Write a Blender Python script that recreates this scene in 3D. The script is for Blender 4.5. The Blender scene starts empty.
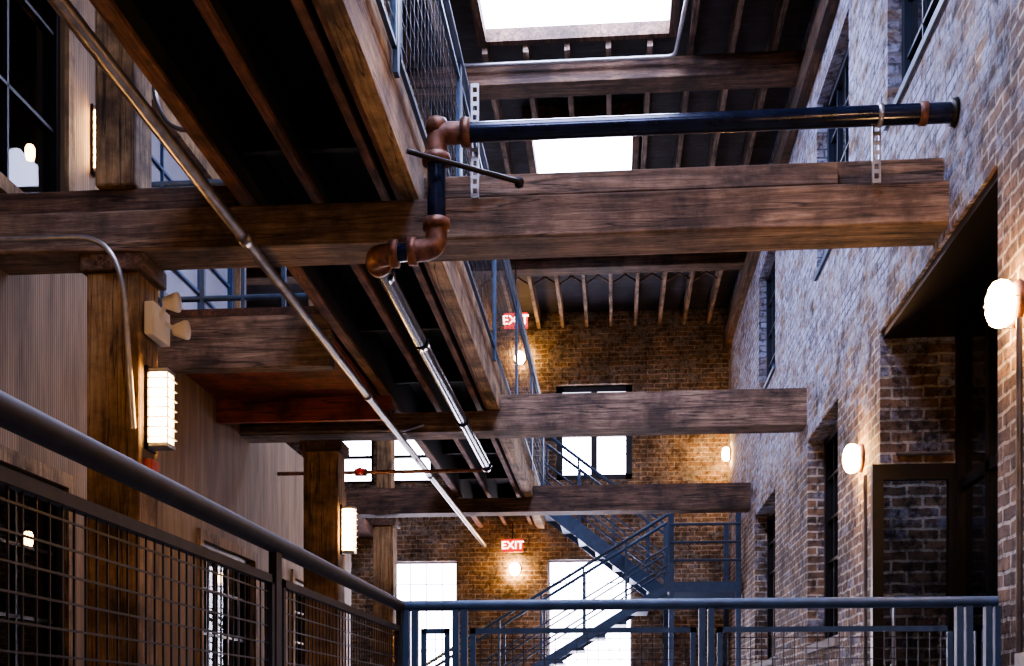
import bpy, math, random
from mathutils import Vector
random.seed(7)
S = bpy.context.scene
COL = S.collection

# ------------------------------------------------------------------ helpers
def empty(name):
    e = bpy.data.objects.new(name, None); e.empty_display_size = .1
    COL.objects.link(e); return e

def add_obj(name, me, mat, parent=None, smooth=False):
    ob = bpy.data.objects.new(name, me); COL.objects.link(ob)
    if mat is not None and len(me.materials) == 0: me.materials.append(mat)
    if parent: ob.parent = parent
    if smooth:
        for p in me.polygons: p.use_smooth = True
    return ob

def boxes(name, L, mat, parent=None, center=True, bevel=0.0):
    V = []; F = []
    for (x0, x1, y0, y1, z0, z1) in L:
        b = len(V)
        V += [(x0,y0,z0),(x1,y0,z0),(x1,y1,z0),(x0,y1,z0),(x0,y0,z1),(x1,y0,z1),(x1,y1,z1),(x0,y1,z1)]
        F += [(b,b+3,b+2,b+1),(b+4,b+5,b+6,b+7),(b,b+1,b+5,b+4),(b+1,b+2,b+6,b+5),(b+2,b+3,b+7,b+6),(b+3,b,b+4,b+7)]
    c = Vector((0,0,0))
    if center:
        mn = [min(v[i] for v in V) for i in range(3)]; mx = [max(v[i] for v in V) for i in range(3)]
        c = Vector([(mn[i]+mx[i])/2 for i in range(3)])
        V = [tuple(Vector(v)-c) for v in V]
    me = bpy.data.meshes.new(name); me.from_pydata(V, [], F); me.update()
    ob = add_obj(name, me, mat, parent); ob.location = c
    if bevel:
        m = ob.modifiers.new('bev','BEVEL'); m.width = bevel; m.segments = 2; m.limit_method='ANGLE'
    return ob

def box(name, x0,x1,y0,y1,z0,z1, mat, parent=None, bevel=0.0):
    return boxes(name, [(x0,x1,y0,y1,z0,z1)], mat, parent, True, bevel)

def panel(name, axis, c0, c1, u0, u1, v0, v1, holes, mat, parent=None):
    us = sorted(set([u0,u1]+[h[0] for h in holes]+[h[1] for h in holes]))
    vs = sorted(set([v0,v1]+[h[2] for h in holes]+[h[3] for h in holes]))
    us = [a for a in us if u0<=a<=u1]; vs = [a for a in vs if v0<=a<=v1]
    L = []
    for i in range(len(us)-1):
        run = None
        for j in range(len(vs)-1):
            cu=(us[i]+us[i+1])/2; cv=(vs[j]+vs[j+1])/2
            if any(h[0]<cu<h[1] and h[2]<cv<h[3] for h in holes):
                run=None; continue
            if run is not None: L[-1][3]=vs[j+1]
            else:
                L.append([us[i],us[i+1],vs[j],vs[j+1]]); run=1
    B=[]
    for a,b,c,d in L:
        if axis=='x': B.append((c0,c1,a,b,c,d))
        elif axis=='y': B.append((a,b,c0,c1,c,d))
        else: B.append((a,b,c,d,c0,c1))
    return boxes(name, B, mat, parent, center=False)

def fillet(pts, f):
    if f<=0: return [Vector(p) for p in pts]
    P=[Vector(p) for p in pts]; out=[P[0]]
    for i in range(1,len(P)-1):
        a=(P[i-1]-P[i]); b=(P[i+1]-P[i])
        fa=min(f,a.length*.49); fb=min(f,b.length*.49)
        A=P[i]+a.normalized()*fa; B=P[i]+b.normalized()*fb
        for k in range(8):
            t=k/7; out.append(A*(1-t)**2+P[i]*2*t*(1-t)+B*t*t)
    out.append(P[-1]); return out

def tube(name, pts, r, mat, parent=None, f=0.0, res=6):
    P=fillet(pts,f)
    cu=bpy.data.curves.new(name,'CURVE'); cu.dimensions='3D'
    sp=cu.splines.new('POLY'); sp.points.add(len(P)-1)
    for i,p in enumerate(P): sp.points[i].co=(p.x,p.y,p.z,1)
    cu.bevel_depth=r; cu.bevel_resolution=res; cu.use_fill_caps=True
    tmp=bpy.data.objects.new('tmp',cu); COL.objects.link(tmp)
    bpy.context.view_layer.update()
    me=bpy.data.meshes.new_from_object(tmp.evaluated_get(bpy.context.evaluated_depsgraph_get()))
    bpy.data.objects.remove(tmp); me.materials.clear()
    ob=add_obj(name,me,mat,parent)
    for p in me.polygons: p.use_smooth = len(p.vertices)==4
    return ob

def lathe(name, prof, loc, mat, parent=None, seg=24, axis='z'):
    V=[];F=[]
    n=len(prof)
    for s in range(seg):
        a=2*math.pi*s/seg
        for r,h in prof:
            x,y,z=r*math.cos(a),r*math.sin(a),h
            if axis=='x': x,y,z=h,x,y
            elif axis=='y': x,y,z=x,h,y
            V.append((x,y,z))
    for s in range(seg):
        t=(s+1)%seg
        for i in range(n-1):
            F.append((s*n+i,t*n+i,t*n+i+1,s*n+i+1))
    me=bpy.data.meshes.new(name); me.from_pydata(V,[],F); me.update()
    ob=add_obj(name,me,mat,parent,True); ob.location=loc; return ob

def prism(name, poly, y0, y1, mat, parent=None):
    n=len(poly)
    V=[(x,y0,z) for x,z in poly]+[(x,y1,z) for x,z in poly]
    F=[tuple(range(n)),tuple(range(2*n-1,n-1,-1))]+[(i,i+n,(i+1)%n+n,(i+1)%n) for i in range(n)]
    me=bpy.data.meshes.new(name); me.from_pydata(V,[],F); me.update()
    return add_obj(name,me,mat,parent)

# ------------------------------------------------------------------ materials
def newmat(name):
    m=bpy.data.materials.new(name); m.use_nodes=True
    nt=m.node_tree; b=nt.nodes['Principled BSDF']; return m,nt,b
def plain(name,col,rough=.5,metal=0.0,noise=.25,nscale=9,bump=.15):
    m,nt,b=newmat(name)
    b.inputs['Roughness'].default_value=rough; b.inputs['Metallic'].default_value=metal
    tc=nt.nodes.new('ShaderNodeTexCoord'); n=nt.nodes.new('ShaderNodeTexNoise')
    n.inputs['Scale'].default_value=nscale; n.inputs['Detail'].default_value=6
    nt.links.new(tc.outputs['Object'],n.inputs['Vector'])
    r=nt.nodes.new('ShaderNodeValToRGB')
    r.color_ramp.elements[0].position=.3; r.color_ramp.elements[1].position=.7
    r.color_ramp.elements[0].color=tuple(c*(1-noise) for c in col)+(1,)
    r.color_ramp.elements[1].color=tuple(min(1,c*(1+noise)) for c in col)+(1,)
    nt.links.new(n.outputs['Fac'],r.inputs['Fac']); nt.links.new(r.outputs['Color'],b.inputs['Base Color'])
    if bump:
        bp=nt.nodes.new('ShaderNodeBump'); bp.inputs['Strength'].default_value=bump; bp.inputs['Distance'].default_value=.01
        nt.links.new(n.outputs['Fac'],bp.inputs['Height']); nt.links.new(bp.outputs['Normal'],b.inputs['Normal'])
    return m
def emis(name,col,st,base=(.8,.8,.8)):
    m,nt,b=newmat(name)
    b.inputs['Base Color'].default_value=tuple(base)+(1,)
    b.inputs['Emission Color'].default_value=tuple(col)+(1,); b.inputs['Emission Strength'].default_value=st
    return m
def wood(name,dark,mid,light,axis,rough=.75,gr=1.0):
    m,nt,b=newmat(name); N=nt.nodes; Lk=nt.links
    tc=N.new('ShaderNodeTexCoord'); oi=N.new('ShaderNodeObjectInfo')
    mul=N.new('ShaderNodeMath'); mul.operation='MULTIPLY'; mul.inputs[1].default_value=37.0
    Lk.new(oi.outputs['Random'],mul.inputs[0])
    add=N.new('ShaderNodeVectorMath'); add.operation='ADD'
    Lk.new(tc.outputs['Object'],add.inputs[0]); Lk.new(mul.outputs[0],add.inputs[1])
    mp=N.new('ShaderNodeMapping'); sc=[13*gr]*3; sc[axis]=.8; mp.inputs['Scale'].default_value=sc
    Lk.new(add.outputs[0],mp.inputs['Vector'])
    n1=N.new('ShaderNodeTexNoise'); n1.inputs['Scale'].default_value=2.2; n1.inputs['Detail'].default_value=12; n1.inputs['Roughness'].default_value=.74
    n1.inputs['Distortion'].default_value=.8
    Lk.new(mp.outputs[0],n1.inputs['Vector'])
    n2=N.new('ShaderNodeTexNoise'); n2.inputs['Scale'].default_value=2.6; n2.inputs['Detail'].default_value=10; n2.inputs['Roughness'].default_value=.66
    Lk.new(add.outputs[0],n2.inputs['Vector'])
    r=N.new('ShaderNodeValToRGB'); e=r.color_ramp.elements
    e[0].position=.33; e[0].color=tuple(dark)+(1,); e[1].position=.70; e[1].color=tuple(light)+(1,)
    k=e.new(.5); k.color=tuple(mid)+(1,)
    Lk.new(n1.outputs['Fac'],r.inputs['Fac'])
    r2=N.new('ShaderNodeValToRGB'); r2.color_ramp.elements[0].position=.37; r2.color_ramp.elements[0].color=(.30,.28,.28,1)
    r2.color_ramp.elements[1].position=.61; r2.color_ramp.elements[1].color=(1.25,1.22,1.2,1)
    Lk.new(n2.outputs['Fac'],r2.inputs['Fac'])
    mx=N.new('ShaderNodeMix'); mx.data_type='RGBA'; mx.blend_type='MULTIPLY'; mx.inputs['Factor'].default_value=1
    Lk.new(r.outputs['Color'],mx.inputs['A']); Lk.new(r2.outputs['Color'],mx.inputs['B'])
    mp3=N.new('ShaderNodeMapping'); s3=[9]*3; s3[axis]=.35; mp3.inputs['Scale'].default_value=s3; Lk.new(add.outputs[0],mp3.inputs['Vector'])
    n3=N.new('ShaderNodeTexNoise'); n3.inputs['Scale'].default_value=1.3; n3.inputs['Detail'].default_value=3; Lk.new(mp3.outputs[0],n3.inputs['Vector'])
    ab=N.new('ShaderNodeMath'); ab.operation='SUBTRACT'; ab.inputs[1].default_value=.5; Lk.new(n3.outputs['Fac'],ab.inputs[0])
    ab2=N.new('ShaderNodeMath'); ab2.operation='ABSOLUTE'; Lk.new(ab.outputs[0],ab2.inputs[0])
    r3=N.new('ShaderNodeValToRGB'); r3.color_ramp.elements[0].position=.0; r3.color_ramp.elements[0].color=(.08,.07,.07,1); r3.color_ramp.elements[1].position=.014
    Lk.new(ab2.outputs[0],r3.inputs['Fac'])
    mx2=N.new('ShaderNodeMix'); mx2.data_type='RGBA'; mx2.blend_type='MULTIPLY'; mx2.inputs['Factor'].default_value=.9
    Lk.new(mx.outputs['Result'],mx2.inputs['A']); Lk.new(r3.outputs['Color'],mx2.inputs['B'])
    Lk.new(mx2.outputs['Result'],b.inputs['Base Color']); b.inputs['Roughness'].default_value=rough
    bp=N.new('ShaderNodeBump'); bp.inputs['Strength'].default_value=.7; bp.inputs['Distance'].default_value=.014
    Lk.new(n1.outputs['Fac'],bp.inputs['Height']); Lk.new(bp.outputs['Normal'],b.inputs['Normal'])
    return m
def brick(name,c1,c2,mortar,paint,zlo,zhi,pmin,pmax,ylo=None,yhi=None,py=0.0,wide=.20):
    m,nt,b=newmat(name); N=nt.nodes; Lk=nt.links
    def math_(op,a,b_=None,c=None):
        n=N.new('ShaderNodeMath'); n.operation=op
        for i,v in enumerate((a,b_,c)):
            if v is None: continue
            if isinstance(v,(int,float)): n.inputs[i].default_value=v
            else: Lk.new(v,n.inputs[i])
        return n.outputs[0]
    tc=N.new('ShaderNodeTexCoord'); sp=N.new('ShaderNodeSeparateXYZ'); Lk.new(tc.outputs['Object'],sp.inputs[0])
    cb=N.new('ShaderNodeCombineXYZ'); Lk.new(math_('ADD',sp.outputs[0],sp.outputs[1]),cb.inputs[0]); Lk.new(sp.outputs[2],cb.inputs[1])
    dn=N.new('ShaderNodeTexNoise'); dn.inputs['Scale'].default_value=7; dn.inputs['Detail'].default_value=6
    Lk.new(tc.outputs['Object'],dn.inputs['Vector'])
    ds=N.new('ShaderNodeVectorMath'); ds.operation='SCALE'; ds.inputs['Scale'].default_value=.036
    Lk.new(dn.outputs['Color'],ds.inputs[0])
    da=N.new('ShaderNodeVectorMath'); da.operation='ADD'; Lk.new(cb.outputs[0],da.inputs[0]); Lk.new(ds.outputs[0],da.inputs[1])
    def bt(a,b_,mo):
        br=N.new('ShaderNodeTexBrick'); br.inputs['Scale'].default_value=1; br.inputs['Brick Width'].default_value=.21
        br.inputs['Row Height'].default_value=.073; br.inputs['Mortar Size'].default_value=.010; br.inputs['Mortar Smooth'].default_value=.3
        br.inputs['Color1'].default_value=tuple(a)+(1,); br.inputs['Color2'].default_value=tuple(b_)+(1,); br.inputs['Mortar'].default_value=tuple(mo)+(1,)
        Lk.new(da.outputs[0],br.inputs['Vector']); return br
    br=bt(c1,c2,mortar); rn=bt((0,0,0),(1,1,1),(.5,.5,.5))
    v=N.new('ShaderNodeTexNoise'); v.inputs['Scale'].default_value=2.2; v.inputs['Detail'].default_value=12; v.inputs['Roughness'].default_value=.72
    Lk.new(tc.outputs['Object'],v.inputs['Vector'])
    vr=N.new('ShaderNodeValToRGB'); vr.color_ramp.elements[0].position=.38; vr.color_ramp.elements[0].color=(.22,.21,.21,1)
    vr.color_ramp.elements[1].position=.62; vr.color_ramp.elements[1].color=(1.35,1.3,1.25,1); Lk.new(v.outputs['Fac'],vr.inputs['Fac'])
    mx=N.new('ShaderNodeMix'); mx.data_type='RGBA'; mx.blend_type='MULTIPLY'; mx.inputs['Factor'].default_value=1
    Lk.new(br.outputs['Color'],mx.inputs['A']); Lk.new(vr.outputs['Color'],mx.inputs['B'])
    mr=N.new('ShaderNodeMapRange'); mr.inputs['From Min'].default_value=zlo; mr.inputs['From Max'].default_value=zhi
    mr.inputs['To Min'].default_value=pmin; mr.inputs['To Max'].default_value=pmax; Lk.new(sp.outputs[2],mr.inputs['Value'])
    pn=N.new('ShaderNodeTexNoise'); pn.inputs['Scale'].default_value=3.0; pn.inputs['Detail'].default_value=15; pn.inputs['Roughness'].default_value=.80
    Lk.new(tc.outputs['Object'],pn.inputs['Vector'])
    tot=math_('ADD',pn.outputs['Fac'],mr.outputs[0])
    tot=math_('ADD',tot,math_('MULTIPLY_ADD',rn.outputs['Color'],.20,-.10))
    if ylo is not None:
        my=N.new('ShaderNodeMapRange'); my.inputs['From Min'].default_value=ylo; my.inputs['From Max'].default_value=yhi
        my.inputs['To Min'].default_value=py; my.inputs['To Max'].default_value=0; Lk.new(sp.outputs[1],my.inputs['Value'])
        tot=math_('ADD',tot,my.outputs[0])
    p2=N.new('ShaderNodeMapRange'); p2.inputs['From Min'].default_value=.46; p2.inputs['From Max'].default_value=.46+wide; p2.inputs['To Max'].default_value=.88
    Lk.new(tot,p2.inputs['Value'])
    p3=math_('MULTIPLY',p2.outputs[0],math_('MULTIPLY_ADD',br.outputs['Fac'],-.5,1))
    m2=N.new('ShaderNodeMix'); m2.data_type='RGBA'; Lk.new(p3,m2.inputs['Factor'])
    Lk.new(mx.outputs['Result'],m2.inputs['A']); m2.inputs['B'].default_value=tuple(paint)+(1,)
    joint_shade=math_('MULTIPLY',math_('MULTIPLY',br.outputs['Fac'],p2.outputs[0]),.88)  # joint shadows painted dark into the mortar where the brick is whitewashed
    m3=N.new('ShaderNodeMix'); m3.data_type='RGBA'; Lk.new(joint_shade,m3.inputs['Factor']); Lk.new(m2.outputs['Result'],m3.inputs['A']); m3.inputs['B'].default_value=(.06,.058,.075,1)
    sn=N.new('ShaderNodeTexNoise'); sn.inputs['Scale'].default_value=15; sn.inputs['Detail'].default_value=8; sn.inputs['Roughness'].default_value=.7
    Lk.new(tc.outputs['Object'],sn.inputs['Vector'])
    sr=N.new('ShaderNodeValToRGB'); sr.color_ramp.elements[0].position=.38; sr.color_ramp.elements[0].color=(.16,.155,.17,1); sr.color_ramp.elements[1].position=.51; sr.color_ramp.elements[1].color=(1,1,1,1)
    Lk.new(sn.outputs['Fac'],sr.inputs['Fac'])
    m4=N.new('ShaderNodeMix'); m4.data_type='RGBA'; m4.blend_type='MULTIPLY'; m4.inputs['Factor'].default_value=.9
    Lk.new(m3.outputs['Result'],m4.inputs['A']); Lk.new(sr.outputs['Color'],m4.inputs['B'])
    Lk.new(m4.outputs['Result'],b.inputs['Base Color']); b.inputs['Roughness'].default_value=.8
    h=math_('MULTIPLY_ADD',br.outputs['Fac'],-1.0,math_('MULTIPLY',pn.outputs['Fac'],1.4))
    h=math_('ADD',h,math_('MULTIPLY',rn.outputs['Color'],.4))
    bp=N.new('ShaderNodeBump'); bp.inputs['Strength'].default_value=1.0; bp.inputs['Distance'].default_value=.028
    Lk.new(h,bp.inputs['Height']); Lk.new(bp.outputs['Normal'],b.inputs['Normal'])
    return m
def grooved(name,c1,c2,per):
    m,nt,b=newmat(name); N=nt.nodes; Lk=nt.links
    tc=N.new('ShaderNodeTexCoord'); w=N.new('ShaderNodeTexWave'); w.bands_direction='Y'; w.inputs['Scale'].default_value=per
    w.inputs['Distortion'].default_value=.0; Lk.new(tc.outputs['Object'],w.inputs['Vector'])
    n=N.new('ShaderNodeTexNoise'); n.inputs['Scale'].default_value=1.8; n.inputs['Detail'].default_value=10; n.inputs['Roughness'].default_value=.65
    mp=N.new('ShaderNodeMapping'); mp.inputs['Scale'].default_value=(3,5,.6); Lk.new(tc.outputs['Object'],mp.inputs['Vector']); Lk.new(mp.outputs[0],n.inputs['Vector'])
    r=N.new('ShaderNodeValToRGB'); r.color_ramp.elements[0].position=.35; r.color_ramp.elements[0].color=tuple(c1)+(1,)
    r.color_ramp.elements[1].position=.65; r.color_ramp.elements[1].color=tuple(c2)+(1,); Lk.new(n.outputs['Fac'],r.inputs['Fac'])
    r2=N.new('ShaderNodeValToRGB'); r2.color_ramp.elements[0].color=(.25,.25,.25,1); r2.color_ramp.elements[1].position=.35; Lk.new(w.outputs['Fac'],r2.inputs['Fac'])
    mx=N.new('ShaderNodeMix'); mx.data_type='RGBA'; mx.blend_type='MULTIPLY'; mx.inputs['Factor'].default_value=.7
    Lk.new(r.outputs['Color'],mx.inputs['A']); Lk.new(r2.outputs['Color'],mx.inputs['B']); Lk.new(mx.outputs['Result'],b.inputs['Base Color'])
    bp=N.new('ShaderNodeBump'); bp.inputs['Strength'].default_value=.35; bp.inputs['Distance'].default_value=.005
    Lk.new(w.outputs['Fac'],bp.inputs['Height']); Lk.new(bp.outputs['Normal'],b.inputs['Normal']); b.inputs['Roughness'].default_value=.7
    return m

OLD=[wood('timber_old_%d'%a,(.028,.015,.010),(.105,.060,.037),(.28,.175,.11),a) for a in range(3)]
OLDG=[wood('timber_grey_%d'%a,(.055,.036,.026),(.17,.115,.08),(.38,.28,.20),a) for a in range(3)]
POST=wood('timber_post',(.13,.075,.033),(.29,.185,.085),(.48,.33,.165),2)
GLU=wood('timber_stringer',(.18,.11,.055),(.38,.26,.14),(.60,.43,.25),1)
NAIL=wood('timber_nailer',(.09,.04,.022),(.20,.09,.05),(.34,.17,.10),1)
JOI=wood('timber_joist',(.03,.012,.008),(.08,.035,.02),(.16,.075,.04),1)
RAF=wood('timber_rafter',(.10,.072,.055),(.24,.18,.14),(.42,.34,.28),1)
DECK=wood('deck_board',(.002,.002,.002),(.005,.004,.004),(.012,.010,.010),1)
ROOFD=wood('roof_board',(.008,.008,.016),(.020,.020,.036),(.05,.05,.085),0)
RED=wood('red_board',(.12,.028,.018),(.24,.052,.030),(.36,.09,.05),0)
BRR=brick('brick_whitewashed',(.32,.205,.13),(.12,.08,.06),(.58,.53,.46),(.53,.57,.77),1.9,3.1,-.12,.10,5.2,7.0,-.12)
BRB=brick('brick_back',(.36,.245,.14),(.13,.088,.058),(.56,.49,.39),(.54,.51,.46),0,6,-.05,.0,None,None,0,.3)
PANEL=grooved('ribbed_panel_tan',(.15,.088,.042),(.32,.20,.105),11.0)
PANELG=grooved('ribbed_panel_warm',(.15,.092,.048),(.31,.205,.115),11.0)
BLUE=plain('steel_blue_paint',(.042,.082,.155),.5,.1,.2,14)
BLUED=plain('window_blue_paint',(.018,.028,.05),.45,.1,.2,14)
RAILD=plain('steel_dark_paint',(.020,.020,.028),.62,.0,.3,14)
WIRE=plain('wire_mesh_steel',(.055,.055,.065),.45,.6,.2,20,0)
BLACKP=plain('black_pipe',(.010,.015,.038),.18,.4,.4,10,.05)
STEELP=plain('steel_pipe',(.10,.11,.14),.22,.9,.3,10,.05)
RUST=plain('rust_fitting',(.15,.068,.042),.5,.35,.6,24,.4)
GALV=plain('galvanised',(.42,.42,.44),.35,.85,.2,15,.05)
COND=plain('conduit_pipe',(.22,.20,.20),.35,.8,.35,10,.05)
DARK=plain('dark_bronze',(.012,.010,.010),.4,.4,.3,12,.05)
GLASS=plain('dark_glass',(.006,.007,.010),.05,.0,.2,3,0)
CREAM=plain('cream_plastic',(.85,.80,.68),.45,0,.05,8,0)
REDP=plain('red_enamel',(.5,.03,.02),.4,0,.1,8,0)
CONC=plain('concrete',(.23,.21,.19),.8,0,.2,5,.3)
BLIND=plain('roller_blind',(.26,.26,.30),.8,0,.1,3,0)
PALE=plain('pale_sash',(.55,.52,.62),.6,0,.1,3,0)
SKY=emis('skylight_pane',(.62,.66,1.0),32)
WIN=emis('daylight_pane',(.84,.80,1.0),20)
WARM=emis('lamp_glass',(1.0,.53,.17),190)
WARM2=emis('lantern_glass',(1.0,.55,.19),80)
WARM3=emis('glint_lamp_glass',(1.0,.50,.17),22)  # glow of the lamps added for the window glints
EXR=emis('exit_sign_face',(1.0,.03,.02),1.2,(.5,.03,.02))
EXL=emis('exit_letter',(1,.75,.6),9)
CG,nt,b=newmat('clear_glass'); b.inputs['Transmission Weight'].default_value=1; b.inputs['Roughness'].default_value=0.0; b.inputs['IOR'].default_value=1.12; b.inputs['Base Color'].default_value=(.75,.8,.85,1)

XR=1.77; XL=-3.6; YB=19.0
# ------------------------------------------------------------------ shell
rh=[(5.74,8.22,-.56,2.55),(9.75,11.25,.6,2.5),(13.5,15.4,.6,2.48),(0.6,3.0,-.56,2.55),
    (6.2,8.0,3.85,5.35),(9.3,10.75,3.85,5.35),(13.5,15.0,3.85,5.35),(2.5,4.5,3.85,5.35)]
panel('wall_right','x',XR,XR+.6,-4,YB+.4,-1.6,6.5,rh,BRR)
bh=[(-.93,.27,3.67,5.18),(-1.06,.27,-.1,2.41),(-3.54,-2.51,-.1,2.41),(-3.62,-2.9,3.67,5.0),(-4.6,-3.86,3.67,5.0)]
panel('wall_back','y',YB,YB+.4,-7,XR,-1.6,6.5,bh,BRB)
lh=[(4.9,7.6,-.3,1.47),(10.2,11.7,-.1,1.50),(13.2,14.6,.1,1.50),(1.0,3.2,-.1,1.45)]
panel('wall_left','x',XL-.2,XL,-4,16.2,-1.6,2.95,lh,PANELG)
lh2=[(4.4,7.6,3.15,5.7),(8.6,11.2,3.35,4.75)]
panel('wall_left_upper','x',XL-.2,XL,-4,11.5,2.95,6.5,lh2,PANEL)
box('wall_front',-7,XR,-4.3,-4,-1.6,6.5,PANEL)
panel('wall_far_left','x',-7.3,-7,-4,YB+.4,-1.6,6.5,[],BRB)
box('wall_partition_upper',-7,XL-.2,11.3,11.5,2.95,6.5,PANEL)
box('wall_partition',-7,XL-.2,16.0,16.2,-.56,2.75,PANELG)
boxes('floor',[(-7,XR,-4,YB,-1.75,-1.6),(-7,-1.1,-4,YB,-.76,-.56),(-1.1,XR,5.75,YB,-.76,-.56)],CONC,center=False)
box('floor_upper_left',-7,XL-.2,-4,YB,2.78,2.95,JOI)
sky=[(-1.19,.5,8.6,10.95),(-.9,.2,12.55,14.6),(-1.0,.4,4.2,6.6),(-1.0,.4,0.6,2.8)]  # last two skylights are out of view, added to light the right wall
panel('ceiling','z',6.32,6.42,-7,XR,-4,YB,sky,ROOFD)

xs=[-3.1+.38*i for i in range(13)]
L=[]
for x in xs:
    segs=[(-4,YB)]
    for s in sky:
        if s[0]-.08<x<s[1]+.08:
            ns=[]
            for a,b_ in segs:
                if s[2]-.08>a and s[3]+.08<b_: ns+=[(a,s[2]-.08),(s[3]+.08,b_)]
                else: ns.append((a,b_))
            segs=ns
    for a,b_ in segs: L.append((x-.025,x+.025,a,b_,6.08,6.32))
rj=boxes('roof_joists',L,RAF)
G=empty('joist_bridging')
for yy in (17.1,):
    for i in range(len(xs)-1):
        a=xs[i]+.025; b_=xs[i+1]-.025
        for (z0,z1) in ((6.1,6.3),(6.3,6.1)):
            tube('strut',[(a,yy+(.03 if z0<z1 else -.03),z0),(b_,yy+(.03 if z0<z1 else -.03),z1)],.012,RAF,G,res=1)
for i,y in enumerate((2.95,6.7,11.2,15.9)):
    box('roof_beam',-6.9 if y>11.4 else XL,XR+.12,y,y+.28,5.88,6.08,OLD[0],None,.012)
for i,s in enumerate(sky):
    g=empty('skylight')
    box('pane',s[0]+.01,s[1]-.01,s[2]+.01,s[3]-.01,6.26,6.28,SKY,g)
    e=.012
    boxes('curb',[(s[0]-.06,s[0]+e,s[2]-.06,s[3]+.06,6.14,6.5),(s[1]-e,s[1]+.06,s[2]-.06,s[3]+.06,6.14,6.5),
                  (s[0],s[1],s[2]-.06,s[2]+e,6.14,6.5),(s[0],s[1],s[3]-e,s[3]+.06,6.14,6.5)],OLD[1],g)
box('trim_wall_plate',XR-.09,XR,-4,YB,5.62,5.86,OLD[1])

# ------------------------------------------------------------------ windows
def window_x(name,x,y0,y1,z0,z1,ny,nz,frame,glass,fw=.05,mw=.022,d=.05):
    g=empty(name)
    fr=[(x-d,x+d,y0,y0+fw,z0,z1),(x-d,x+d,y1-fw,y1,z0,z1),(x-d,x+d,y0,y1,z0,z0+fw),(x-d,x+d,y0,y1,z1-fw,z1)]
    for i in range(1,ny):
        yy=y0+(y1-y0)*i/ny; fr.append((x-d*.6,x+d*.6,yy-mw/2,yy+mw/2,z0,z1))
    for j in range(1,nz):
        zz=z0+(z1-z0)*j/nz; fr.append((x-d*.6,x+d*.6,y0,y1,zz-mw/2,zz+mw/2))
    boxes('frame',fr,frame,g); box('pane',x-.006,x+.006,y0+.01,y1-.01,z0+.01,z1-.01,glass,g); return g
def window_y(name,y,x0,x1,z0,z1,nx,nz,frame,glass,fw=.06,mw=.03,d=.05):
    g=empty(name)
    fr=[(x0,x0+fw,y-d,y+d,z0,z1),(x1-fw,x1,y-d,y+d,z0,z1),(x0,x1,y-d,y+d,z0,z0+fw),(x0,x1,y-d,y+d,z1-fw,z1)]
    for i in range(1,nx):
        xx=x0+(x1-x0)*i/nx; fr.append((xx-mw/2,xx+mw/2,y-d*.8,y+d*.8,z0,z1))
    for j in range(1,nz):
        zz=z0+(z1-z0)*j/nz; fr.append((x0,x1,y-d*.8,y+d*.8,zz-mw/2,zz+mw/2))
    boxes('frame',fr,frame,g); box('pane',x0+.01,x1-.01,y+.03,y+.04,z0+.01,z1-.01,glass,g); return g
wn=1
for h in rh:
    if h[2]<0: continue
    up=h[2]>3
    g=window_x('window_%d'%wn,XR+(.14 if up else .2),h[0],h[1],h[2],h[3],4,4 if up else 5,BLUED if up else DARK,GLASS,.07); wn+=1
    if up: boxes('sill_flashing',[(XR-.02,XR+.04,h[0]-.03,h[1]+.03,h[2]-.05,h[2])],BLUE,g)
    else: box('trim_%d'%wn,XR-.03,XR+.15,h[0]-.03,h[1]+.03,h[2]-.07,h[2],CONC)
for h in lh+lh2:
    bl = h==lh2[1]
    window_x('window_%d'%wn,XL-.08,h[0],h[1],h[2],h[3],3 if bl else 5,4,BLUE if bl else DARK,BLIND if bl else CG); wn+=1
for h in lh+lh2:
    boxes('trim_%d'%wn,[(XL,XL+.03,h[0]-.09,h[0],h[2]-.09,h[3]+.09),(XL,XL+.03,h[1],h[1]+.09,h[2]-.09,h[3]+.09),(XL,XL+.03,h[0],h[1],h[3],h[3]+.09),(XL,XL+.03,h[0],h[1],h[2]-.09,h[2])],POST); wn+=1
window_y('window_%d'%wn,YB+.15,-.93,.27,3.67,5.18,2,2,DARK,WIN,.1,.1); wn+=1
window_y('window_%d'%wn,YB+.15,-1.06,.27,-.1,2.41,4,7,PALE,WIN,.03,.012); wn+=1
window_y('window_%d'%wn,YB+.15,-3.54,-2.51,-.1,2.41,4,7,PALE,WIN,.03,.012); wn+=1
window_y('window_%d'%wn,YB+.15,-3.62,-2.9,3.67,5.0,1,3,DARK,WIN,.06,.05); wn+=1
window_y('window_%d'%wn,YB+.15,-4.6,-3.86,3.67,5.0,1,3,DARK,WIN,.06,.05); wn+=1
for i,(a,b_) in enumerate(((5.74,8.22),(.6,3.0))):
    window_x('door_%d'%(i+1),XR+.54,a,b_,-.56,2.55,4,3,DARK,GLASS,.08,.07)
box('trim_lintel',XR+.02,XR+.5,5.74,8.22,2.50,2.548,DARK)
g=empty('glass_door')
boxes('frame',[(1.66,2.20,7.93,7.99,1.50,1.60),(1.66,1.73,7.93,7.99,-.56,1.5),(2.14,2.20,7.93,7.99,-.56,1.5),(1.73,2.14,7.93,7.99,-.56,-.40)],DARK,g)
box('pane',1.73,2.14,7.955,7.965,-.40,1.5,CG,g)
tube('handle',[(1.78,7.92,.3),(1.78,7.88,.3),(1.78,7.88,.7),(1.78,7.92,.7)],.012,GALV,g)

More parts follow.
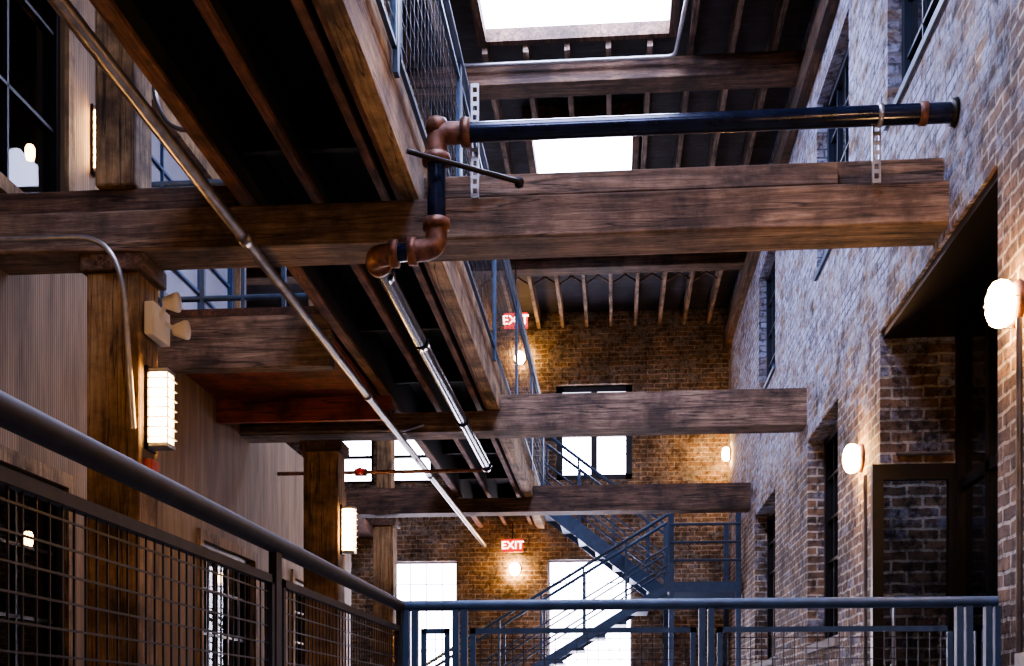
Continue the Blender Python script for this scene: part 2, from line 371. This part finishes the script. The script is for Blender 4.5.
# ------------------------------------------------------------------ main timbers
g=empty('timber_beam')
box('lower_beam',XL,XR+.03,6.55,6.88,2.60,2.83,OLDG[0],g,.012)
box('upper_beam',-1.07,XR+.02,6.66,6.95,2.83,3.00,OLDG[0],g,.012)
box('upper_beam_end',XL,-2.15,6.66,6.95,2.83,3.00,OLD[0],g,.012)
box('top_board',-1.05,1.2,6.60,6.66,2.85,2.97,OLDG[0],g,.006)
for y in (11.3,15.9):
    x0=XL if y<12 else -6.9
    boxes('timber_beam',[(x0,-2.14,y,y+.32,2.66,3.0),(-2.14,-1.08,y,y+.32,2.66,2.85),(-1.08,XR+.04,y,y+.32,2.66,3.0)],OLDG[0] if y<12 else OLD[0],None,.0)
g=empty('landing_upper')
box('edge_beam',XL,-2.16,9.0,9.14,2.64,3.04,OLDG[0],g,.008)
box('red_soffit',XL,-2.16,9.14,11.28,2.84,2.89,RED,g)
box('red_channel',XL,-2.0,10.6,10.66,2.62,2.83,RED,g)
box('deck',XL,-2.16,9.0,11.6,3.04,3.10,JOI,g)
tube('guard_top',[(XL,9.06,4.1),(-2.2,9.06,4.1)],.022,BLUE,g)
tube('guard_bottom',[(XL,9.06,3.20),(-2.2,9.06,3.20)],.022,BLUE,g)
for i in range(5):
    xx=XL+.1+i*.32; box('post',xx-.015,xx+.015,9.04,9.08,3.1,4.1,BLUE,g)

def column(y,x0,x1,ztop,zb=-.56):
    g=empty('timber_column')
    box('shaft',x0,x1,y,y+.30,zb,2.50,POST,g,.015)
    box('bolster',x0-.03,x1+.04,y-.03,y+.33,2.50,2.60,OLD[1],g,.01)
    if ztop>3: box('upper_shaft',x0+.04,x1-.03,y+.02,y+.28,3.0,ztop,POST,g,.015)
    box('base_plate',x0-.04,x1+.04,y-.04,y+.34,zb,zb+.02,DARK,g)
    return g
column(6.60,-3.0,-2.69,5.86); column(11.3,-2.98,-2.64,5.86); column(15.9,-3.24,-2.96,5.88)

# ------------------------------------------------------------------ walkway bridge
g=empty('walkway_bridge')
Y0,Y1=1.0,18.7
box('stringer_right',-1.19,-1.09,Y0,Y1,2.86,3.37,GLU,g,.006)
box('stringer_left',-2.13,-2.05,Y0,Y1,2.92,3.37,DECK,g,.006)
box('nailer_left',-2.13,-2.05,Y0,Y1,2.89,2.92,NAIL,g,.004)
for k,xx in enumerate((-1.705,-1.305)):
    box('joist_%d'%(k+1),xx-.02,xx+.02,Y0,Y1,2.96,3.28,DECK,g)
    box('nailer_%d'%(k+1),xx-.026,xx+.026,Y0,Y1,2.925,2.96,NAIL,g,.004)
box('nailer_right',-1.225,-1.19,Y0,Y1,2.88,2.92,NAIL,g,.004)
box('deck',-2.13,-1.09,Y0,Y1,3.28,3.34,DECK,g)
for yy in [Y0+.8+1.55*i for i in range(12)]:
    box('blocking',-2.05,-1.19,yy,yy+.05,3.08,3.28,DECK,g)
def guard_y(g,x,y0,y1,z0,z1,step,mesh=.06,off=.12,post=.022,mat=None,w=.0022):
    mat=mat or BLUE
    tube('top_rail',[(x,y0,z1),(x,y1,z1)],.028,mat,g)
    n=max(1,round((y1-y0)/step))
    L=[]
    for i in range(n+1):
        yy=y0+(y1-y0)*i/n
        box('post',x-.012,x+.012,yy-post,yy+post,z0,z1-.02,mat,g)
        if i<n:
            a=yy+.05; b_=y0+(y1-y0)*(i+1)/n-.05; zt=z1-off; zb=z0+.1
            boxes('panel_frame',[(x-.012,x+.012,a,a+.025,zb,zt),(x-.012,x+.012,b_-.025,b_,zb,zt),(x-.012,x+.012,a,b_,zb,zb+.025),(x-.012,x+.012,a,b_,zt-.025,zt)],mat,g)
            k=int((b_-a)/mesh)
            for j in range(1,k): q=a+(b_-a)*j/k; L.append((x-.003,x+.001,q-w,q+w,zb,zt))
            k=int((zt-zb)/mesh)
            for j in range(1,k): q=zb+(zt-zb)*j/k; L.append((x-.001,x+.003,a,b_,q-w,q+w))
    boxes('wire_mesh',L,WIRE,g)
def guard_x(g,y,x0,x1,z0,z1,posts,mesh=.05,off=.12):
    tube('top_rail',[(x0,y,z1),(x1,y,z1)],.026,BLUE,g)
    L=[]
    for i,xx in enumerate(posts):
        boxes('post',[(xx-.036,xx-.006,y-.025,y+.025,z0,z1-.02),(xx+.006,xx+.036,y-.025,y+.025,z0,z1-.02)],BLUE,g)
        if i<len(posts)-1:
            a=xx+.05; b_=posts[i+1]-.05; zt=z1-off; zb=z0+.1
            boxes('panel_frame',[(a,a+.025,y-.012,y+.012,zb,zt),(b_-.025,b_,y-.012,y+.012,zb,zt),(a,b_,y-.012,y+.012,zb,zb+.025),(a,b_,y-.012,y+.012,zt-.025,zt)],BLUE,g)
            k=int((b_-a)/mesh)
            for j in range(1,k): q=a+(b_-a)*j/k; L.append((q-.002,q+.002,y-.003,y+.001,zb,zt))
            k=int((zt-zb)/mesh)
            for j in range(1,k): q=zb+(zt-zb)*j/k; L.append((a,b_,y-.001,y+.003,q-.002,q+.002))
    boxes('wire_mesh',L,WIRE,g)
G2=empty('bridge_guardrail'); guard_y(G2,-1.06,Y0,17.7,3.1,4.45,2.4,.12,.12,.03,None,.0013)
G2=empty('bridge_guardrail'); guard_y(G2,-2.16,Y0,8.9,3.1,4.45,2.4,.12,.12,.03,None,.0013)
G2=empty('mesh_guardrail'); guard_y(G2,-1.03,-.66,5.70,-.56,.51,2.12,.05,.10,.03,RAILD)
G2=empty('mesh_guardrail'); guard_x(G2,5.72,-1.03,XR-.01,-.56,.51,[-.98,-.74,.43,1.61,1.74],.05,.11)

# ------------------------------------------------------------------ pipes
g=empty('sprinkler_main_pipe')
PY=6.42; PZ=3.12
tube('cross_run',[(-.86,PY,PZ),(1.74,PY,PZ)],.052,BLACKP,g)
tube('elbow_top',[(-.82,PY,PZ),(-.96,PY,PZ),(-.96,PY,PZ-.13)],.058,RUST,g,.07)
for xx in (-.80,): lathe('collar_a',[(0,-.025),(.074,-.025),(.078,0),(.074,.025),(0,.025)],(xx,PY,PZ),RUST,g,axis='x')
lathe('top_cap',[(0,.0),(.058,.0),(.062,.05),(.05,.075),(0,.08)],(-.955,PY,PZ),RUST,g)
lathe('collar_b',[(0,-.025),(.074,-.025),(.078,0),(.074,.025),(0,.025)],(-.96,PY,PZ-.14),RUST,g)
tube('drop',[(-.96,PY,PZ-.1),(-.96,PY,2.6)],.050,BLACKP,g)
tube('elbow_mid',[(-.96,PY,2.62),(-.96,PY,2.5),(-1.10,PY,2.49)],.058,RUST,g,.08)
lathe('collar_c',[(0,-.025),(.074,-.025),(.074,.025),(0,.025)],(-.96,PY,2.63),RUST,g)
lathe('collar_d',[(0,-.022),(.074,-.022),(.074,.022),(0,.022)],(-1.09,PY,2.49),RUST,g,axis='x')
tube('nipple',[(-1.09,PY,2.49),(-1.22,PY,2.48)],.048,BLACKP,g)
tube('elbow_low',[(-1.18,PY,2.48),(-1.30,PY,2.47),(-1.30,PY+.16,2.48)],.058,RUST,g,.08)
lathe('collar_e',[(0,-.022),(.074,-.022),(.074,.022),(0,.022)],(-1.19,PY,2.48),RUST,g,axis='x')
lathe('collar_f',[(0,-.022),(.072,-.022),(.072,.022),(0,.022)],(-1.30,PY+.13,2.48),RUST,g,axis='y')
tube('long_run',[(-1.30,PY+.1,2.48),(-1.30,12.2,2.50)],.046,STEELP,g)
for yy in (PY+.3,8.0,10.2,12.1):
    lathe('coupling',[(0,-.05),(.054,-.05),(.054,.05),(0,.05)],(-1.30,yy,2.49),BLACKP,g,axis='y')
lathe('wall_fitting',[(0,-.02),(.060,-.02),(.060,.02),(0,.02)],(1.60,PY,PZ),RUST,g,axis='x')
lathe('wall_escutcheon',[(0,-.03),(.065,-.03),(.075,.0),(0,.0)],(XR-.002,PY,PZ),DARK,g,axis='x')
g=empty('sprinkler_branch_pipe')
tube('run',[(-1.36,12.25,2.48),(-3.5,12.25,2.48)],.020,RUST,g)
lathe('tee',[(0,-.06),(.040,-.06),(.040,.06),(0,.06)],(-2.62,12.25,2.48),RUST,g,axis='x')
lathe('valve_wheel',[(0,-.01),(.04,-.01),(.04,.01),(0,.01)],(-2.62,12.19,2.48),REDP,g,axis='y')

def strut(x,y,z0,z1,name='strut_hanger'):
    g=empty(name); L=[(x-.022,x-.012,y-.01,y+.01,z0,z1),(x+.012,x+.022,y-.01,y+.01,z0,z1)]
    z=z0
    while z<z1-.02: L.append((x-.012,x+.012,y-.01,y-.006,z,z+.022)); z+=.05
    boxes('channel',L,GALV,g)
    return g
strut(1.38,6.50,2.80,3.16); strut(-.76,6.50,2.80,3.42)
lathe('pipe_clamp',[(.054,-.012),(.060,-.012),(.060,.012),(.054,.012),(.054,-.012)],(1.38,PY,PZ),GALV,None,axis='x')
g=empty('tie_rod'); tube('rod',[(-1.08,6.2,2.93),(-.52,6.50,2.88)],.014,DARK,g); lathe('nut',[(0,-.015),(.028,-.015),(.028,.015),(0,.015)],(-.52,6.51,2.88),DARK,g,8,'y')

g=empty('conduit_pipe')
tube('run',[(-2.0,1.0,2.566),(-2.0,18.4,2.566)],.032,COND,g)
for yy in (3.5,6.35,9.6,12.9):
    lathe('coupling',[(0,-.04),(.040,-.04),(.040,.04),(0,.04)],(-2.0,yy,2.566),COND,g,axis='y')
tube('branch_conduit',[(XL+.02,11.22,2.67),(-1.95,11.22,2.67),(-1.80,11.24,2.72)],.016,COND,None,.1)
tube('column_conduit',[(XL+.01,6.48,2.655),(-2.86,6.48,2.655),(-2.74,6.50,2.45),(-2.71,6.57,1.6)],.016,GALV,None,.16)
tube('column_conduit',[(-2.66,6.75,4.2),(-2.66,6.75,3.55),(-2.55,6.70,3.35),(-2.2,6.68,3.3)],.014,COND,None,.1)
tube('ceiling_conduit',[(-1.5,11.1,6.02),(.55,11.1,6.02),(.62,10.0,6.03)],.018,GALV,None,.08)
tube('wall_conduit',[(XR-.03,8.55,1.65),(XR-.03,8.55,-.56)],.014,COND,None)
tube('wall_conduit',[(XR-.03,5.35,1.70),(XR-.03,5.35,-.56)],.014,COND,None)
boxes('junction_box',[(XR-.06,XR,5.2,5.32,-.2,.25)],GALV,None)
tube('wall_conduit',[(XR+.10,8.20,1.72),(XR+.45,8.20,1.72)],.012,COND,None)

# ------------------------------------------------------------------ lamps
def jar(pos,side):
    g=empty('wall_sconce'); s=Vector(side); base=Vector(pos)
    ax='x' if abs(s.x)>.5 else 'y'
    sg=(s.x if ax=='x' else s.y)
    def P(l): return [(r,h*sg) for r,h in l]
    lathe('backplate',P([(0,0),(.10,0),(.10,.015),(.085,.03),(0,.03)]),base,RUST,g,axis=ax)
    gl=lathe('glass_jar',P([(0,.03),(.066,.03),(.082,.05),(.086,.08),(.078,.108),(.05,.128),(0,.135)]),base,WARM,g,axis=ax)
    gl.scale=(1,1,1.22)
    for a in (0,math.pi/2):
        pts=[]
        for k in range(13):
            t=math.pi*k/12; r=.108*math.cos(t); h=(.03+.115*math.sin(t))*sg
            q=Vector((h,r*math.cos(a),r*math.sin(a))) if ax=='x' else Vector((r*math.cos(a),h,r*math.sin(a)))
            pts.append(tuple(base+q))
        tube('guard_bar',pts,.003,DARK,g,res=2)
    return g
jar((XR,5.46,1.80),(-1,0,0)); jar((XR,8.80,1.82),(-1,0,0)); jar((XR,18.6,3.95),(-1,0,0))
jar((-1.58,YB,2.26),(0,-1,0)); jar((-1.50,YB,5.60),(0,-1,0)); jar((XR,1.0,1.82),(-1,0,0)); jar((XR,3.4,3.2),(-1,0,0))
def lantern(pos,k=1.0):
    g=empty('lantern_sconce'); x,y,z=pos
    box('backplate',x-.02,x,y-.07*k,y+.07*k,z-.24,z+.24,DARK,g)
    box('glass',x,x+.10*k,y-.055*k,y+.055*k,z-.20,z+.20,WARM2,g,.012)
    for q in range(-3,4): box('louvre',x,x+.125*k,y-.07*k,y+.07*k,z+q*.056-.004,z+q*.056+.004,CREAM,g,.002)
    for sy in (-1,1): boxes('upright',[(x+.104*k,x+.112*k,y+sy*.045*k-.003,y+sy*.045*k+.003,z-.2,z+.2)],GALV,g)
    box('cap',x,x+.115*k,y-.065*k,y+.065*k,z+.20,z+.225,GALV,g,.004)
    box('foot',x,x+.115*k,y-.065*k,y+.065*k,z-.225,z-.20,GALV,g,.004)
lantern((-2.67,6.75,1.75)); lantern((-2.62,11.45,1.76)); lantern((XL+.02,8.02,3.95),.45); lantern((-2.94,16.05,.85)); lantern((XL+.02,3.9,1.9))
for (x,y,z) in ((-4.4,8.71,4.22),(-4.4,8.95,4.12),(-4.4,8.68,1.30),(-4.4,13.1,1.5),(-4.6,6.8,1.25)):  # lamps added behind the windows to make the glints on the glass
    g=empty('glint_lamp')
    lathe('globe',[(0,-.06),(.028,-.055),(.036,-.02),(.036,.03),(.024,.055),(0,.06)],(x,y,z),WARM3,g)
    lathe('canopy',[(0,.055),(.036,.055),(.02,.09),(0,.09)],(x,y,z),DARK,g)
    tube('cord',[(x,y,z+.09),(x,y,6.3 if z>3 else 2.76)],.006,DARK,g)
g=empty('emergency_light'); box('housing',-2.67,-2.61,6.62,6.88,2.15,2.34,CREAM,g,.01)
for dy in (0,.15):
    c=Vector((-2.53,6.67+dy,2.34-.11*(dy>0)))
    lathe('head',[(0,-.04),(.03,-.04),(.055,.03),(.055,.045),(0,.04)],c,CREAM,g,axis='x'); tube('arm',[(-2.61,6.72+dy*.5,2.27),tuple(c-Vector((.03,0,0)))],.012,CREAM,g)
g=empty('fire_alarm_strobe'); box('body',-2.69,-2.64,6.66,6.78,1.30,1.45,REDP,g,.005); box('lens',-2.64,-2.615,6.68,6.76,1.32,1.37,CREAM,g,.004)

def exit_sign(x,y,z,zt):
    g=empty('exit_sign'); box('housing',x-.16,x+.16,y,y+.04,z-.10,z+.10,EXR,g,.004)
    cu=bpy.data.curves.new('t','FONT'); cu.body='EXIT'; cu.size=.17; cu.extrude=.004; cu.align_x='CENTER'; cu.align_y='CENTER'
    t=bpy.data.objects.new('t',cu); COL.objects.link(t); bpy.context.view_layer.update()
    me=bpy.data.meshes.new_from_object(t.evaluated_get(bpy.context.evaluated_depsgraph_get())); bpy.data.objects.remove(t); me.materials.clear()
    o=add_obj('letters',me,EXL,g); o.location=(x,y-.006,z); o.rotation_euler=(math.pi/2,0,0)
    tube('stem',[(x,y+.02,z+.10),(x,y+.02,zt)],.01,DARK,g)
exit_sign(-1.57,18.4,2.56,2.9); exit_sign(-1.30,15.7,5.14,5.9)

# ------------------------------------------------------------------ stair
g=empty('steel_stair')
def flight(x0,z0,x1,z1,y0,y1,n,dep=.26,ups=(.95,.5,.25)):
    dx=(x1-x0)/n; dz=(z1-z0)/n
    for yy in (y0,y1-.03):
        prism('stringer',[(x0,z0+.02),(x1,z1+.02),(x1,z1-dep),(x0,z0-dep)],yy,yy+.03,BLUE,g)
        for i,u in enumerate(ups): tube('rail',[(x0,yy+.015,z0+u),(x1,yy+.015,z1+u)],.024 if i==0 else .013,BLUE,g)
        for k in range(0,n+1,2): box('post',x0+dx*k-.015,x0+dx*k+.015,yy,yy+.03,z0+dz*k,z0+dz*k+.95,BLUE,g)
    for k in range(n):
        xa=x0+dx*k; xb=xa+dx; box('tread',min(xa,xb)-.01,max(xa,xb)+.01,y0+.03,y1-.03,z0+dz*(k+1)-.04,z0+dz*(k+1),BLUE,g)
flight(-1.05,3.20,.75,1.80,17.75,18.65,7,.24)
flight(.75,1.80,-3.1,-.56,16.75,17.6,13,.13)
box('landing',.75,1.74,16.75,18.65,1.66,1.80,BLUE,g)
for zz in (2.85,2.6,2.35,2.1): tube('landing_rail',[(.75,16.77,zz),(1.74,16.77,zz)],.018,BLUE,g)
for xx,yy in ((.78,16.8),(1.7,16.8),(.78,18.6),(1.7,18.6)): box('leg',xx-.035,xx+.035,yy-.035,yy+.035,-.56,2.9,BLUE,g)

# ------------------------------------------------------------------ world + camera
w=bpy.data.worlds.new('w'); S.world=w; w.use_nodes=True
bg=w.node_tree.nodes['Background']; bg.inputs[0].default_value=(.55,.7,1,1); bg.inputs[1].default_value=1.0
try: S.view_settings.look='AgX - Medium High Contrast'
except Exception: pass
cam=bpy.data.cameras.new('cam'); co=bpy.data.objects.new('camera',cam); COL.objects.link(co)
co.location=(0,0,0); co.rotation_euler=(math.radians(90),0,math.radians(4.9))
cam.lens=42.19; cam.sensor_width=36; cam.shift_y=.370; cam.clip_start=.05
S.camera=co
